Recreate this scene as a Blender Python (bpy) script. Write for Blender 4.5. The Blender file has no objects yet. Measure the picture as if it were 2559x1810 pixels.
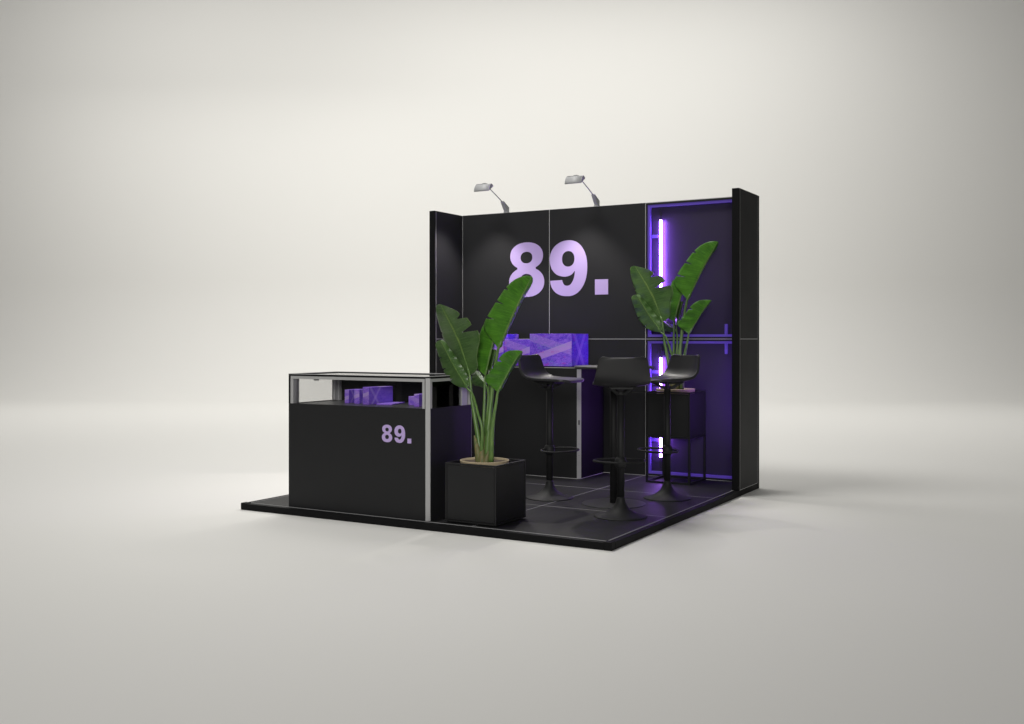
import bpy, bmesh, math, random
from mathutils import Vector, Matrix
R = math.radians
random.seed(7)
S = bpy.context.scene
COL = S.collection

# ------------------------------------------------------------------ camera, world, lights, exposure
FPX, CX, HY = 2580.7, 1279.5, 847.5            # photograph's focal length, centre and eye line (pixels of 2559 wide)
CAM = Vector((5.557, -5.6125, 1.262))
RIGHT = Vector((math.cos(R(30)), math.sin(R(30)), 0))
FWD = Vector((-math.sin(R(30)), math.cos(R(30)), 0))
cam = bpy.data.cameras.new('camera')
cam.sensor_width = 36; cam.lens = FPX / 2559 * 36
cam.shift_y = -(905 - HY) / 2559
cam.clip_end = 300
camo = bpy.data.objects.new('camera', cam); COL.objects.link(camo)
camo.location = CAM; camo.rotation_euler = (R(90), 0, R(30))
S.camera = camo

W = bpy.data.worlds.new('World'); S.world = W; W.use_nodes = True
bg = W.node_tree.nodes['Background']
bg.inputs[0].default_value = (1.0, 0.985, 0.955, 1); bg.inputs[1].default_value = 0.05

def stage(u, v, z):                             # studio coordinates: u to the right, v away from the camera
    p = CAM + RIGHT * u + FWD * v
    return Vector((p.x, p.y, z))

def area(name, loc, target, sx, sy, power, colour=(1, 0.975, 0.94), spread=180):
    l = bpy.data.lights.new(name, 'AREA'); l.shape = 'RECTANGLE'; l.size = sx; l.size_y = sy
    l.energy = power; l.color = colour; l.spread = R(spread)
    o = bpy.data.objects.new(name, l); COL.objects.link(o)
    o.location = loc; o.rotation_euler = (Vector(target) - Vector(loc)).to_track_quat('-Z', 'Y').to_euler()
    return o

WARM = (1.0, 0.985, 0.945)
# two washers for the backdrop, a row of overhead boxes over the far floor, two smaller keys above the booth, an added unseen front fill
area('softbox_backdrop', stage(-6, 13, 11), stage(-6, 23.2, 5), 5, 3, 445, WARM)
area('softbox_backdrop', stage(6, 13, 11), stage(6, 23.2, 5), 5, 3, 335, WARM)
area('softbox_far_floor', stage(-8.5, 18, 10), stage(-8.5, 18.01, 0), 5, 5, 145, WARM)
area('softbox_far_floor', stage(-4, 18, 10), stage(-4, 18.01, 0), 5, 5, 55, WARM)
area('softbox_far_floor', stage(0, 18, 10), stage(0, 18.01, 0), 5, 5, 240, WARM)
area('softbox_far_floor', stage(5, 18, 10), stage(5, 18.01, 0), 5, 5, 245, WARM)
area('strip_far_floor', stage(-6, 20, 7), stage(-6, 20.01, 0), 9, 2, 75, WARM)
area('softbox_key', (0.33, 0.13, 7.1), (1.5, 1.5, 0), 2.6, 2.6, 255, WARM)
area('softbox_key', (0.0, 3.4, 6.7), (1.5, 1.5, 0), 2.0, 2.0, 70, WARM)
area('fill_front', stage(-1, -6, 3.2), stage(-0.8, 7, 1.2), 3, 2, 47, WARM, 40)  # added behind the camera to brighten the booth front

S.view_settings.view_transform = 'Standard'; S.view_settings.look = 'None'
S.view_settings.exposure = 0; S.view_settings.gamma = 1
S.view_settings.use_curve_mapping = False

# ------------------------------------------------------------------ materials
def mat(name, base=(0.5, 0.5, 0.5), rough=0.5, metal=0.0, spec=0.5, emit=None, estr=0, bump=0.0, bscale=200, rvar=0.0):
    m = bpy.data.materials.new(name); m.use_nodes = True
    n, l = m.node_tree.nodes, m.node_tree.links
    b = n['Principled BSDF']
    b.inputs['Base Color'].default_value = (*base, 1)
    b.inputs['Roughness'].default_value = rough
    b.inputs['Metallic'].default_value = metal
    b.inputs['Specular IOR Level'].default_value = spec
    if emit:
        b.inputs['Emission Color'].default_value = (*emit, 1); b.inputs['Emission Strength'].default_value = estr
    tc = n.new('ShaderNodeTexCoord')
    if rvar:
        t = n.new('ShaderNodeTexNoise'); t.inputs['Scale'].default_value = 3.5; t.inputs['Detail'].default_value = 5
        mr = n.new('ShaderNodeMapRange')
        mr.inputs['To Min'].default_value = rough - rvar; mr.inputs['To Max'].default_value = rough + rvar
        l.new(tc.outputs['Object'], t.inputs['Vector']); l.new(t.outputs['Fac'], mr.inputs['Value']); l.new(mr.outputs['Result'], b.inputs['Roughness'])
    if bump:
        t = n.new('ShaderNodeTexNoise'); t.inputs['Scale'].default_value = bscale; t.inputs['Detail'].default_value = 3
        bp = n.new('ShaderNodeBump'); bp.inputs['Strength'].default_value = bump; bp.inputs['Distance'].default_value = 0.002
        l.new(tc.outputs['Object'], t.inputs['Vector']); l.new(t.outputs['Fac'], bp.inputs['Height']); l.new(bp.outputs['Normal'], b.inputs['Normal'])
    return m

M = {}
M['backdrop'] = mat('studio_paper', (0.80, 0.793, 0.772), 0.9, spec=0.15)
M['wall'] = mat('matt_black_panel', (0.0138, 0.0140, 0.0155), 0.58, spec=0.32, rvar=0.05, bump=0.05, bscale=350)
M['edge'] = mat('black_anodised_profile', (0.0060, 0.0060, 0.0066), 0.6, spec=0.12, rvar=0.05)
M['floor'] = mat('black_floor_tile', (0.0155, 0.0155, 0.0165), 0.55, spec=0.2, rvar=0.08, bump=0.12, bscale=500)
M['seam'] = mat('aluminium_seam', (0.55, 0.55, 0.56), 0.5)
M['floor_seam'] = mat('dull_floor_seam', (0.36, 0.36, 0.37), 0.6)
M['seam_dim'] = mat('aluminium_seam_dim', (0.45, 0.45, 0.47), 0.5)
M['alu'] = mat('aluminium_profile', (0.40, 0.40, 0.405), 0.45, metal=0.1, rvar=0.05)
M['alu_dark'] = mat('aluminium_profile_shaded', (0.16, 0.16, 0.165), 0.45, metal=0.3)
M['black'] = mat('black_laminate', (0.0122, 0.0124, 0.0136), 0.55, spec=0.3, rvar=0.06, bump=0.04, bscale=300)
M['planter'] = mat('black_powder_coat', (0.0105, 0.0107, 0.0117), 0.45, spec=0.35, bump=0.08, bscale=600)
M['gap'] = mat('black_shadow_gap', (0.003, 0.003, 0.003), 0.8, spec=0.1)
M['stool'] = mat('black_plastic_shell', (0.021, 0.021, 0.0225), 0.40, spec=0.4, bump=0.03, bscale=700)
M['stoolmetal'] = mat('black_satin_metal', (0.0115, 0.0117, 0.0125), 0.6, spec=0.3)
M['table'] = mat('black_table_top', (0.03, 0.03, 0.032), 0.38, spec=0.5)
M['lilac'] = mat('lilac_vinyl', (0.47, 0.36, 0.67), 0.6, spec=0.3)
M['lamp'] = mat('grey_lamp_plastic', (0.36, 0.365, 0.375), 0.45)
M['lens'] = mat('lamp_lens', (0.9, 0.9, 0.85), 0.3, emit=(1, 0.95, 0.88), estr=4)
M['led'] = mat('violet_tube', (0.6, 0.4, 0.9), 0.3, emit=(0.40, 0.15, 1.0), estr=62)
M['led_side'] = mat('violet_tube_side', (0.6, 0.4, 0.9), 0.3, emit=(0.36, 0.13, 1.0), estr=50)
M['ledback'] = mat('tinted_back_board', (0.029, 0.021, 0.052), 0.44, spec=0.5, rvar=0.06)
M['glow'] = mat('violet_painted_glow', (0.11, 0.08, 0.34), 0.45, emit=(0.17, 0.06, 0.9), estr=0.13)  # aluminium frame: the tubes' violet light put into base colour and emission
M['cable'] = mat('black_cable', (0.03, 0.025, 0.04), 0.4)
M['clay'] = mat('beige_stone_pot', (0.42, 0.34, 0.22), 0.8, bump=0.3, bscale=90)
M['steel'] = mat('dark_lock', (0.08, 0.08, 0.085), 0.35, metal=0.6)

def glass_mat():
    m = bpy.data.materials.new('thin_clear_glass'); m.use_nodes = True
    n, l = m.node_tree.nodes, m.node_tree.links
    n.clear()
    o = n.new('ShaderNodeOutputMaterial'); mx = n.new('ShaderNodeMixShader')
    t = n.new('ShaderNodeBsdfTransparent'); t.inputs[0].default_value = (0.93, 0.93, 0.93, 1)
    g = n.new('ShaderNodeBsdfGlossy'); g.inputs['Roughness'].default_value = 0.02
    f = n.new('ShaderNodeFresnel'); f.inputs[0].default_value = 1.25
    l.new(f.outputs[0], mx.inputs[0]); l.new(t.outputs[0], mx.inputs[1]); l.new(g.outputs[0], mx.inputs[2]); l.new(mx.outputs[0], o.inputs[0])
    return m
M['glass'] = glass_mat()

def soil_mat():
    m = mat('dry_soil', (0.10, 0.075, 0.05), 0.95, bump=1.0, bscale=60)
    n, l = m.node_tree.nodes, m.node_tree.links
    t = n.new('ShaderNodeTexNoise'); t.inputs['Scale'].default_value = 70
    r = n.new('ShaderNodeValToRGB'); r.color_ramp.elements[0].color = (0.03, 0.02, 0.012, 1); r.color_ramp.elements[1].color = (0.16, 0.115, 0.075, 1)
    l.new(t.outputs['Fac'], r.inputs[0]); l.new(r.outputs[0], n['Principled BSDF'].inputs['Base Color'])
    return m
M['soil'] = soil_mat()

class NT:                                       # small helper for node expressions
    def __init__(s, m): s.n, s.l = m.node_tree.nodes, m.node_tree.links
    def math(s, op, a, b=None, c=None):
        k = s.n.new('ShaderNodeMath'); k.operation = op
        for i, v in enumerate((a, b, c)):
            if v is None: continue
            if isinstance(v, (int, float)): k.inputs[i].default_value = v
            else: s.l.new(v, k.inputs[i])
        return k.outputs[0]
    def mix(s, f, a, b):
        k = s.n.new('ShaderNodeMix'); k.data_type = 'RGBA'
        for i, v in ((0, f), (6, a), (7, b)):
            if isinstance(v, (int, float)): k.inputs[i].default_value = v
            elif isinstance(v, tuple): k.inputs[i].default_value = (*v, 1)
            else: s.l.new(v, k.inputs[i])
        return k.outputs[2]
    def noise(s, vec, scale, detail=4, rough=0.6, dist=0.0):
        k = s.n.new('ShaderNodeTexNoise'); k.inputs['Scale'].default_value = scale; k.inputs['Detail'].default_value = detail
        k.inputs['Roughness'].default_value = rough; k.inputs['Distortion'].default_value = dist
        s.l.new(vec, k.inputs['Vector']); return k.outputs['Fac']
    def step(s, v, lo, hi):
        k = s.n.new('ShaderNodeMapRange'); k.interpolation_type = 'SMOOTHSTEP'
        s.l.new(v, k.inputs[0]); k.inputs[1].default_value = lo; k.inputs[2].default_value = hi; return k.outputs[0]

def art_mat(name, size, lo, hi, band, shift=0.0, specks=1.0, seed=0.0):
    """abstract violet print: mottled ground, pale crossing bands, a few pink and teal specks, shade painted on the +x face"""
    m = mat(name, (0.1, 0.05, 0.6), 0.5, spec=0.3); t = NT(m)
    tc = t.n.new('ShaderNodeTexCoord')
    sx = t.n.new('ShaderNodeSeparateXYZ'); t.l.new(tc.outputs['Object'], sx.inputs[0])
    mp = t.n.new('ShaderNodeMapping'); t.l.new(tc.outputs['Object'], mp.inputs[0])
    mp.inputs['Location'].default_value = (seed, seed * 2, seed * 3); mp.inputs['Scale'].default_value = (1 / size, 1 / size, 2.2 / size)
    x = t.math('DIVIDE', t.math('ADD', sx.outputs[0], sx.outputs[1]), size); z = t.math('DIVIDE', sx.outputs[2], size)
    x = t.math('ADD', x, shift)
    n1 = t.noise(mp.outputs[0], 5, 8, 0.75, 0.6); n2 = t.noise(mp.outputs[0], 26, 6, 0.8, 1.0)
    c = t.mix(t.step(n1, 0.36, 0.66), lo, hi)
    c = t.mix(t.math('MULTIPLY', t.step(n2, 0.48, 0.57), 0.75), c, tuple(min(1, k * 1.7) for k in hi))
    def bandf(a, b, c0, w):                      # |a*x + b*z - c0| < w
        d = t.math('ABSOLUTE', t.math('SUBTRACT', t.math('ADD', t.math('MULTIPLY', x, a), t.math('MULTIPLY', z, b)), c0))
        return t.math('LESS_THAN', d, w)
    b1 = t.math('MULTIPLY', bandf(-0.33, 1.0, 0.13, 0.075), 0.75)
    b2 = t.math('MULTIPLY', bandf(0.30, 1.0, 0.62, 0.09), 0.33)
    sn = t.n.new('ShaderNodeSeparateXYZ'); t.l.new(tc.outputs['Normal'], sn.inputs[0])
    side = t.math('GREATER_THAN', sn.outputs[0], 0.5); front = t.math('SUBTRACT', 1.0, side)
    c = t.mix(t.math('MULTIPLY', side, 0.50), c, (lo[0] * 0.45, lo[1] * 0.5, lo[2] * 0.62))  # +x face: deeper side print with that face's shade painted in
    for b in (b2, b1): c = t.mix(t.math('MULTIPLY', b, front), c, band)
    y = t.math('DIVIDE', sx.outputs[1], size); x = y
    for b in (bandf(1.5, 1.0, 0.86, 0.10), bandf(-1.5, 1.0, -0.26, 0.09)): c = t.mix(t.math('MULTIPLY', t.math('MULTIPLY', b, side), 0.30), c, band)
    n3 = t.noise(mp.outputs[0], 4.0, 3, 0.5); n4 = t.noise(mp.outputs[0], 60, 4, 0.8)
    pk = t.math('MULTIPLY', t.math('MULTIPLY', t.step(n3, 0.60, 0.70), t.step(n4, 0.42, 0.6)), 0.8 * specks)
    c = t.mix(pk, c, (0.55, 0.02, 0.55))
    n5 = t.noise(mp.outputs[0], 3.0, 4, 0.6, 0.8); n6 = t.noise(mp.outputs[0], 45, 5, 0.85, 1.5)
    tl = t.math('MULTIPLY', t.math('MULTIPLY', t.step(n5, 0.52, 0.60), t.step(n6, 0.53, 0.60)), 0.85 * specks)
    c = t.mix(tl, c, (0.16, 0.45, 0.62))
    t.l.new(c, t.n['Principled BSDF'].inputs['Base Color'])
    return m

def leaf_mat(name, dark, light, rough, back=(0.10, 0.20, 0.04)):
    m = mat(name, dark, rough, spec=0.5); t = NT(m)
    uv = t.n.new('ShaderNodeUVMap'); uv.uv_map = 'leaf'
    sx = t.n.new('ShaderNodeSeparateXYZ'); t.l.new(uv.outputs[0], sx.inputs[0])
    across = t.math('ABSOLUTE', t.math('SUBTRACT', sx.outputs[0], 0.5))         # 0 at midrib, .5 at edge
    tc = t.n.new('ShaderNodeTexCoord')
    patch = t.noise(tc.outputs['Object'], 7, 5, 0.6)
    vcoord = t.n.new('ShaderNodeCombineXYZ')
    t.l.new(t.math('MULTIPLY', across, 1.0), vcoord.inputs[0]); t.l.new(t.math('MULTIPLY', sx.outputs[1], 42.0), vcoord.inputs[1])
    vein = t.noise(vcoord.outputs[0], 2.6, 5, 0.75)
    c = t.mix(t.step(patch, 0.3, 0.7), dark, light)
    c = t.mix(t.math('MULTIPLY', t.step(vein, 0.45, 0.68), 0.70), c, tuple(k * 1.7 for k in light))
    rib = t.math('SUBTRACT', 1.0, t.step(across, 0.012, 0.035))
    c = t.mix(t.math('MULTIPLY', rib, 0.85), c, (0.20, 0.27, 0.065))
    rim = t.step(across, 0.487, 0.498)
    c = t.mix(t.math('MULTIPLY', rim, 0.45), c, (0.16, 0.18, 0.07))
    b = t.n['Principled BSDF']
    t.l.new(c, b.inputs['Base Color'])
    bp = t.n.new('ShaderNodeBump'); bp.inputs['Strength'].default_value = 0.35; bp.inputs['Distance'].default_value = 0.004
    t.l.new(vein, bp.inputs['Height']); t.l.new(bp.outputs['Normal'], b.inputs['Normal'])
    tr = t.n.new('ShaderNodeBsdfTranslucent'); t.l.new(t.mix(0.5, c, back), tr.inputs[0])
    mx = t.n.new('ShaderNodeMixShader'); mx.inputs[0].default_value = 0.18
    t.l.new(b.outputs[0], mx.inputs[1]); t.l.new(tr.outputs[0], mx.inputs[2])
    t.l.new(mx.outputs[0], t.n['Material Output'].inputs[0])
    return m
M['leaf'] = leaf_mat('leaf_fresh', (0.034, 0.125, 0.011), (0.078, 0.230, 0.020), 0.36)
M['leaf_old'] = leaf_mat('leaf_glossy', (0.034, 0.085, 0.018), (0.074, 0.145, 0.040), 0.30)

def stalk_mat():
    m = mat('green_stalk', (0.1, 0.2, 0.04), 0.4); t = NT(m)
    tc = t.n.new('ShaderNodeTexCoord'); sx = t.n.new('ShaderNodeSeparateXYZ'); t.l.new(tc.outputs['Object'], sx.inputs[0])
    mp = t.n.new('ShaderNodeMapping'); mp.inputs['Scale'].default_value = (60, 60, 3); t.l.new(tc.outputs['Object'], mp.inputs[0])
    nz = t.noise(mp.outputs[0], 2, 4, 0.7)
    c = t.mix(t.step(nz, 0.35, 0.7), (0.055, 0.13, 0.028), (0.15, 0.25, 0.06))
    t.l.new(c, t.n['Principled BSDF'].inputs['Base Color'])
    return m
M['stalk'] = stalk_mat()
def sheath_mat():
    m = mat('brown_green_sheath', (0.1, 0.1, 0.04), 0.6); t = NT(m)
    tc = t.n.new('ShaderNodeTexCoord'); sx = t.n.new('ShaderNodeSeparateXYZ'); t.l.new(tc.outputs['Object'], sx.inputs[0])
    mp = t.n.new('ShaderNodeMapping'); mp.inputs['Scale'].default_value = (50, 50, 4); t.l.new(tc.outputs['Object'], mp.inputs[0])
    nz = t.noise(mp.outputs[0], 2, 5, 0.7)
    c = t.mix(t.step(nz, 0.3, 0.7), (0.07, 0.13, 0.035), (0.23, 0.16, 0.075))
    t.l.new(c, t.n['Principled BSDF'].inputs['Base Color'])
    return m
M['sheath'] = sheath_mat()

# ------------------------------------------------------------------ helpers
def tag(o, label=None, cat=None, group=None, kind=None):
    if label: o['label'] = label
    if cat: o['category'] = cat
    if group: o['group'] = group
    if kind: o['kind'] = kind
    return o

def thing(name, label, cat, loc=(0, 0, 0), rz=0.0, group=None):
    o = bpy.data.objects.new(name, None); COL.objects.link(o)
    o.empty_display_size = 0.1; o.location = loc; o.rotation_euler = (0, 0, rz)
    return tag(o, label, cat, group)

def obj(name, bm, m, parent=None, smooth=False, bevel=0.0, seg=2):
    me = bpy.data.meshes.new(name); bmesh.ops.recalc_face_normals(bm, faces=bm.faces); bm.to_mesh(me); bm.free()
    for p in me.polygons: p.use_smooth = smooth
    for k in (m if isinstance(m, (list, tuple)) else [m]): me.materials.append(k)
    o = bpy.data.objects.new(name, me); COL.objects.link(o)
    if parent: o.parent = parent
    if bevel:
        b = o.modifiers.new('bevel', 'BEVEL'); b.width = bevel; b.segments = seg; b.limit_method = 'ANGLE'; b.angle_limit = R(40)
        b.harden_normals = False
    return o

def box(bm, x0, x1, y0, y1, z0, z1):
    v = [bm.verts.new(p) for p in ((x0, y0, z0), (x1, y0, z0), (x1, y1, z0), (x0, y1, z0), (x0, y0, z1), (x1, y0, z1), (x1, y1, z1), (x0, y1, z1))]
    for f in ((0, 3, 2, 1), (4, 5, 6, 7), (0, 1, 5, 4), (1, 2, 6, 5), (2, 3, 7, 6), (3, 0, 4, 7)): bm.faces.new([v[i] for i in f])
    return bm
def boxes(*bs):
    bm = bmesh.new()
    for b in bs: box(bm, *b)
    return bm

def prism(bm, pts, z0, z1):
    a = [bm.verts.new((x, y, z0)) for x, y in pts]; b = [bm.verts.new((x, y, z1)) for x, y in pts]
    n = len(pts)
    bm.faces.new(a[::-1]); bm.faces.new(b)
    for i in range(n): bm.faces.new((a[i], a[(i + 1) % n], b[(i + 1) % n], b[i]))
    return bm

def lathe(bm, prof, n=48, c=(0, 0), cap=True):
    rings = []
    for r, z in prof:
        rings.append([bm.verts.new((c[0] + r * math.cos(2 * math.pi * k / n), c[1] + r * math.sin(2 * math.pi * k / n), z)) for k in range(n)])
    for a, b in zip(rings, rings[1:]):
        for k in range(n): bm.faces.new((a[k], a[(k + 1) % n], b[(k + 1) % n], b[k]))
    if cap: bm.faces.new(rings[0][::-1]); bm.faces.new(rings[-1])
    return bm

def tube(bm, pts, rad, n=10, closed=False, flat=None):
    pts = [Vector(p) for p in pts]; m = len(pts)
    rad = rad if isinstance(rad, (list, tuple)) else [rad] * m
    rings = []; up = Vector((0.13, 0.21, 0.97))
    for i, p in enumerate(pts):
        t = (pts[(i + 1) % m] - pts[i - 1]) if closed else (pts[min(i + 1, m - 1)] - pts[max(i - 1, 0)])
        t.normalize(); a = t.cross(up)
        if a.length < 0.2: a = t.cross(Vector((1, 0.1, 0)))
        a.normalize(); b = a.cross(t)
        rings.append([bm.verts.new(p + (a * math.cos(2 * math.pi * k / n) + b * math.sin(2 * math.pi * k / n) * (flat or 1)) * rad[i]) for k in range(n)])
    for i in range(m if closed else m - 1):
        A, B = rings[i], rings[(i + 1) % m]
        for k in range(n): bm.faces.new((A[k], A[(k + 1) % n], B[(k + 1) % n], B[k]))
    if not closed: bm.faces.new(rings[0][::-1]); bm.faces.new(rings[-1])
    return bm

def spline(pts, n):
    """Catmull-Rom resample of a polyline of tuples, n points evenly by length"""
    P = [Vector(p) for p in pts]; P = [P[0] * 2 - P[1]] + P + [P[-1] * 2 - P[-2]]
    out = []
    for i in range(1, len(P) - 2):
        for k in range(12):
            t = k / 12
            out.append(0.5 * ((2 * P[i]) + (P[i + 1] - P[i - 1]) * t + (2 * P[i - 1] - 5 * P[i] + 4 * P[i + 1] - P[i + 2]) * t * t + (3 * P[i] - P[i - 1] - 3 * P[i + 1] + P[i + 2]) * t ** 3))
    out.append(P[-2].copy())
    d = [0]
    for a, b in zip(out, out[1:]): d.append(d[-1] + (b - a).length)
    res = []; j = 0
    for k in range(n):
        s = d[-1] * k / (n - 1)
        while j < len(d) - 2 and d[j + 1] < s: j += 1
        f = (s - d[j]) / max(1e-9, d[j + 1] - d[j]); res.append(out[j].lerp(out[j + 1], min(1, f)))
    return res

def copy_tree(o, parent=None):
    c = o.copy(); COL.objects.link(c)
    if parent: c.parent = parent
    for ch in list(o.children): copy_tree(ch, c)
    return c

# ------------------------------------------------------------------ the studio: one seamless sweep of floor and backdrop
def make_backdrop():
    bm = bmesh.new()
    prof = [(-14.0, 0.0)]
    for v in range(-12, 21, 2): prof.append((v, 0.0))
    r, v0 = 2.6, 20.6
    for k in range(1, 25):
        a = R(90 * k / 24); prof.append((v0 + r * math.sin(a), r - r * math.cos(a)))
    for z in (4, 6, 8, 11, 15): prof.append((v0 + r, z))
    rows = [[bm.verts.new(stage(u, v, z)) for v, z in prof] for u in range(-30, 31, 4)]
    for a, b in zip(rows, rows[1:]):
        for k in range(len(prof) - 1): bm.faces.new((a[k], b[k], b[k + 1], a[k + 1]))
    o = obj('backdrop', bm, M['backdrop'], smooth=True)
    tag(o, 'pale warm grey seamless studio floor curving up into the backdrop behind the booth', 'backdrop', kind='structure')
make_backdrop()

# ------------------------------------------------------------------ platform
FZ = 0.048
G = [0.05, 1.0167, 1.9833, 2.95]                # seam grid of the floor, both ways
def make_platform():
    t = thing('platform', 'low square black exhibition platform under the whole booth, with thin pale tile seams', 'platform')
    for a, b in ((0.055, 2.945),):
        for e in ((a, b, 0.0, 0.046), (a, b, 2.954, 3.0), (0.0, 0.046, a, b), (2.954, 3.0, a, b)):
            obj('edge_profile', boxes((*e, 0.0, FZ - 0.0015)), M['edge'], t, bevel=0.003)
    for x in (0.0, 2.946):
        for y in (0.0, 2.946):
            obj('corner_cap', boxes((x - 0.0006, x + 0.0546, y - 0.0006, y + 0.0546, 0.0, FZ + 0.003)), M['edge'], t, bevel=0.004)
    for i in range(3):
        for j in range(3):
            obj('floor_tile', boxes((G[i] + 0.0022, G[i + 1] - 0.0022, G[j] + 0.0022, G[j + 1] - 0.0022, 0.01, FZ)), M['floor'], t)
    bm = bmesh.new()
    for k, g in enumerate(G):
        w = 0.0021
        box(bm, g - w, g + w, G[0] - w, G[3] + w, 0.02, FZ + 0.0006)
        for i in range(3): box(bm, G[i] + w, G[i + 1] - w, g - w, g + w, 0.02, FZ + 0.0006)
    obj('tile_seam', bm, M['floor_seam'], t)
make_platform()

# ------------------------------------------------------------------ walls
ZT, ZM = 2.472, 1.262
LX = [0.058, 1.0253, 1.9927, 2.94]
def ring(bm, x0, x1, y0, y1, z0, z1, w):         # rectangular frame facing -y
    box(bm, x0, x0 + w, y0, y1, z0, z1); box(bm, x1 - w, x1, y0, y1, z0, z1)
    box(bm, x0 + w, x1 - w, y0, y1, z1 - w, z1); box(bm, x0 + w, x1 - w, y0, y1, z0, z0 + w)
    return bm

def digit_outline(kind):
    """closed outlines in a cell 1 unit high; first the outer contour, then holes"""
    def ell(cx, cy, rx, ry, a0, a1, n, p=2.0):
        o = []
        for k in range(n + 1):
            a = R(a0 + (a1 - a0) * k / n); c, s_ = math.cos(a), math.sin(a)
            o.append((cx + rx * math.copysign(abs(c) ** (2 / p), c), cy + ry * math.copysign(abs(s_) ** (2 / p), s_)))
        return o
    if kind == '8':
        up = ell(0.335, 0.752, 0.312, 0.248, -58, 238, 40, 2.15)
        lo = ell(0.335, 0.272, 0.335, 0.272, 120, 420, 44, 2.15)
        return [up + lo, ell(0.335, 0.722, 0.112, 0.106, 0, 360, 28, 2.2)[:-1], ell(0.335, 0.300, 0.122, 0.122, 0, 360, 28, 2.2)[:-1]]
    if kind == '9':
        outer = []
        outer += ell(0.345, 0.665, 0.345, 0.335, 180, 90, 18, 2.1)
        outer += ell(0.345, 0.520, 0.335, 0.480, 90, 0, 22, 2.15)[1:]
        outer += ell(0.335, 0.500, 0.345, 0.500, 0, -90, 22, 2.1)[1:]
        outer += ell(0.325, 0.300, 0.315, 0.300, 270, 183, 16, 2.2)[1:]
        outer += [(0.010, 0.285), (0.228, 0.292)]
        outer += spline([(0.230, 0.275, 0), (0.262, 0.205, 0), (0.318, 0.186, 0), (0.378, 0.206, 0), (0.428, 0.285, 0), (0.452, 0.370, 0), (0.460, 0.447, 0)], 16) and [(p.x, p.y) for p in spline([(0.230, 0.275, 0), (0.262, 0.205, 0), (0.318, 0.186, 0), (0.378, 0.206, 0), (0.428, 0.285, 0), (0.452, 0.370, 0), (0.460, 0.447, 0)], 16)]
        outer += [(p.x, p.y) for p in spline([(0.455, 0.447, 0), (0.400, 0.385, 0), (0.330, 0.356, 0), (0.250, 0.352, 0), (0.130, 0.390, 0), (0.045, 0.480, 0), (0.006, 0.590, 0)], 16)]
        return [outer, ell(0.338, 0.668, 0.113, 0.140, 0, 360, 28, 2.2)[:-1]]
    return [[(0, 0), (0.232, 0), (0.232, 0.268), (0, 0.268)]]

def lettering(name, kind, h, origin, parent, depth=0.0015, xs=1.0):
    cu = bpy.data.curves.new(name, 'CURVE'); cu.dimensions = '2D'; cu.fill_mode = 'BOTH'; cu.extrude = depth / 2
    for pts in digit_outline(kind):
        sp = cu.splines.new('POLY'); sp.points.add(len(pts) - 1); sp.use_cyclic_u = True
        for k, (x, y) in enumerate(pts): sp.points[k].co = (x * h * xs, y * h, 0, 1)
    tmp = bpy.data.objects.new(name, cu); COL.objects.link(tmp)
    dg = bpy.context.evaluated_depsgraph_get(); dg.update()
    me = bpy.data.meshes.new_from_object(tmp.evaluated_get(dg))
    bpy.data.objects.remove(tmp)
    me.transform(Matrix.Rotation(R(90), 4, 'X')); me.materials.clear(); me.materials.append(M['lilac'])
    o = bpy.data.objects.new(name, me); COL.objects.link(o); o.parent = parent; o.location = origin
    return o

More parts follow.
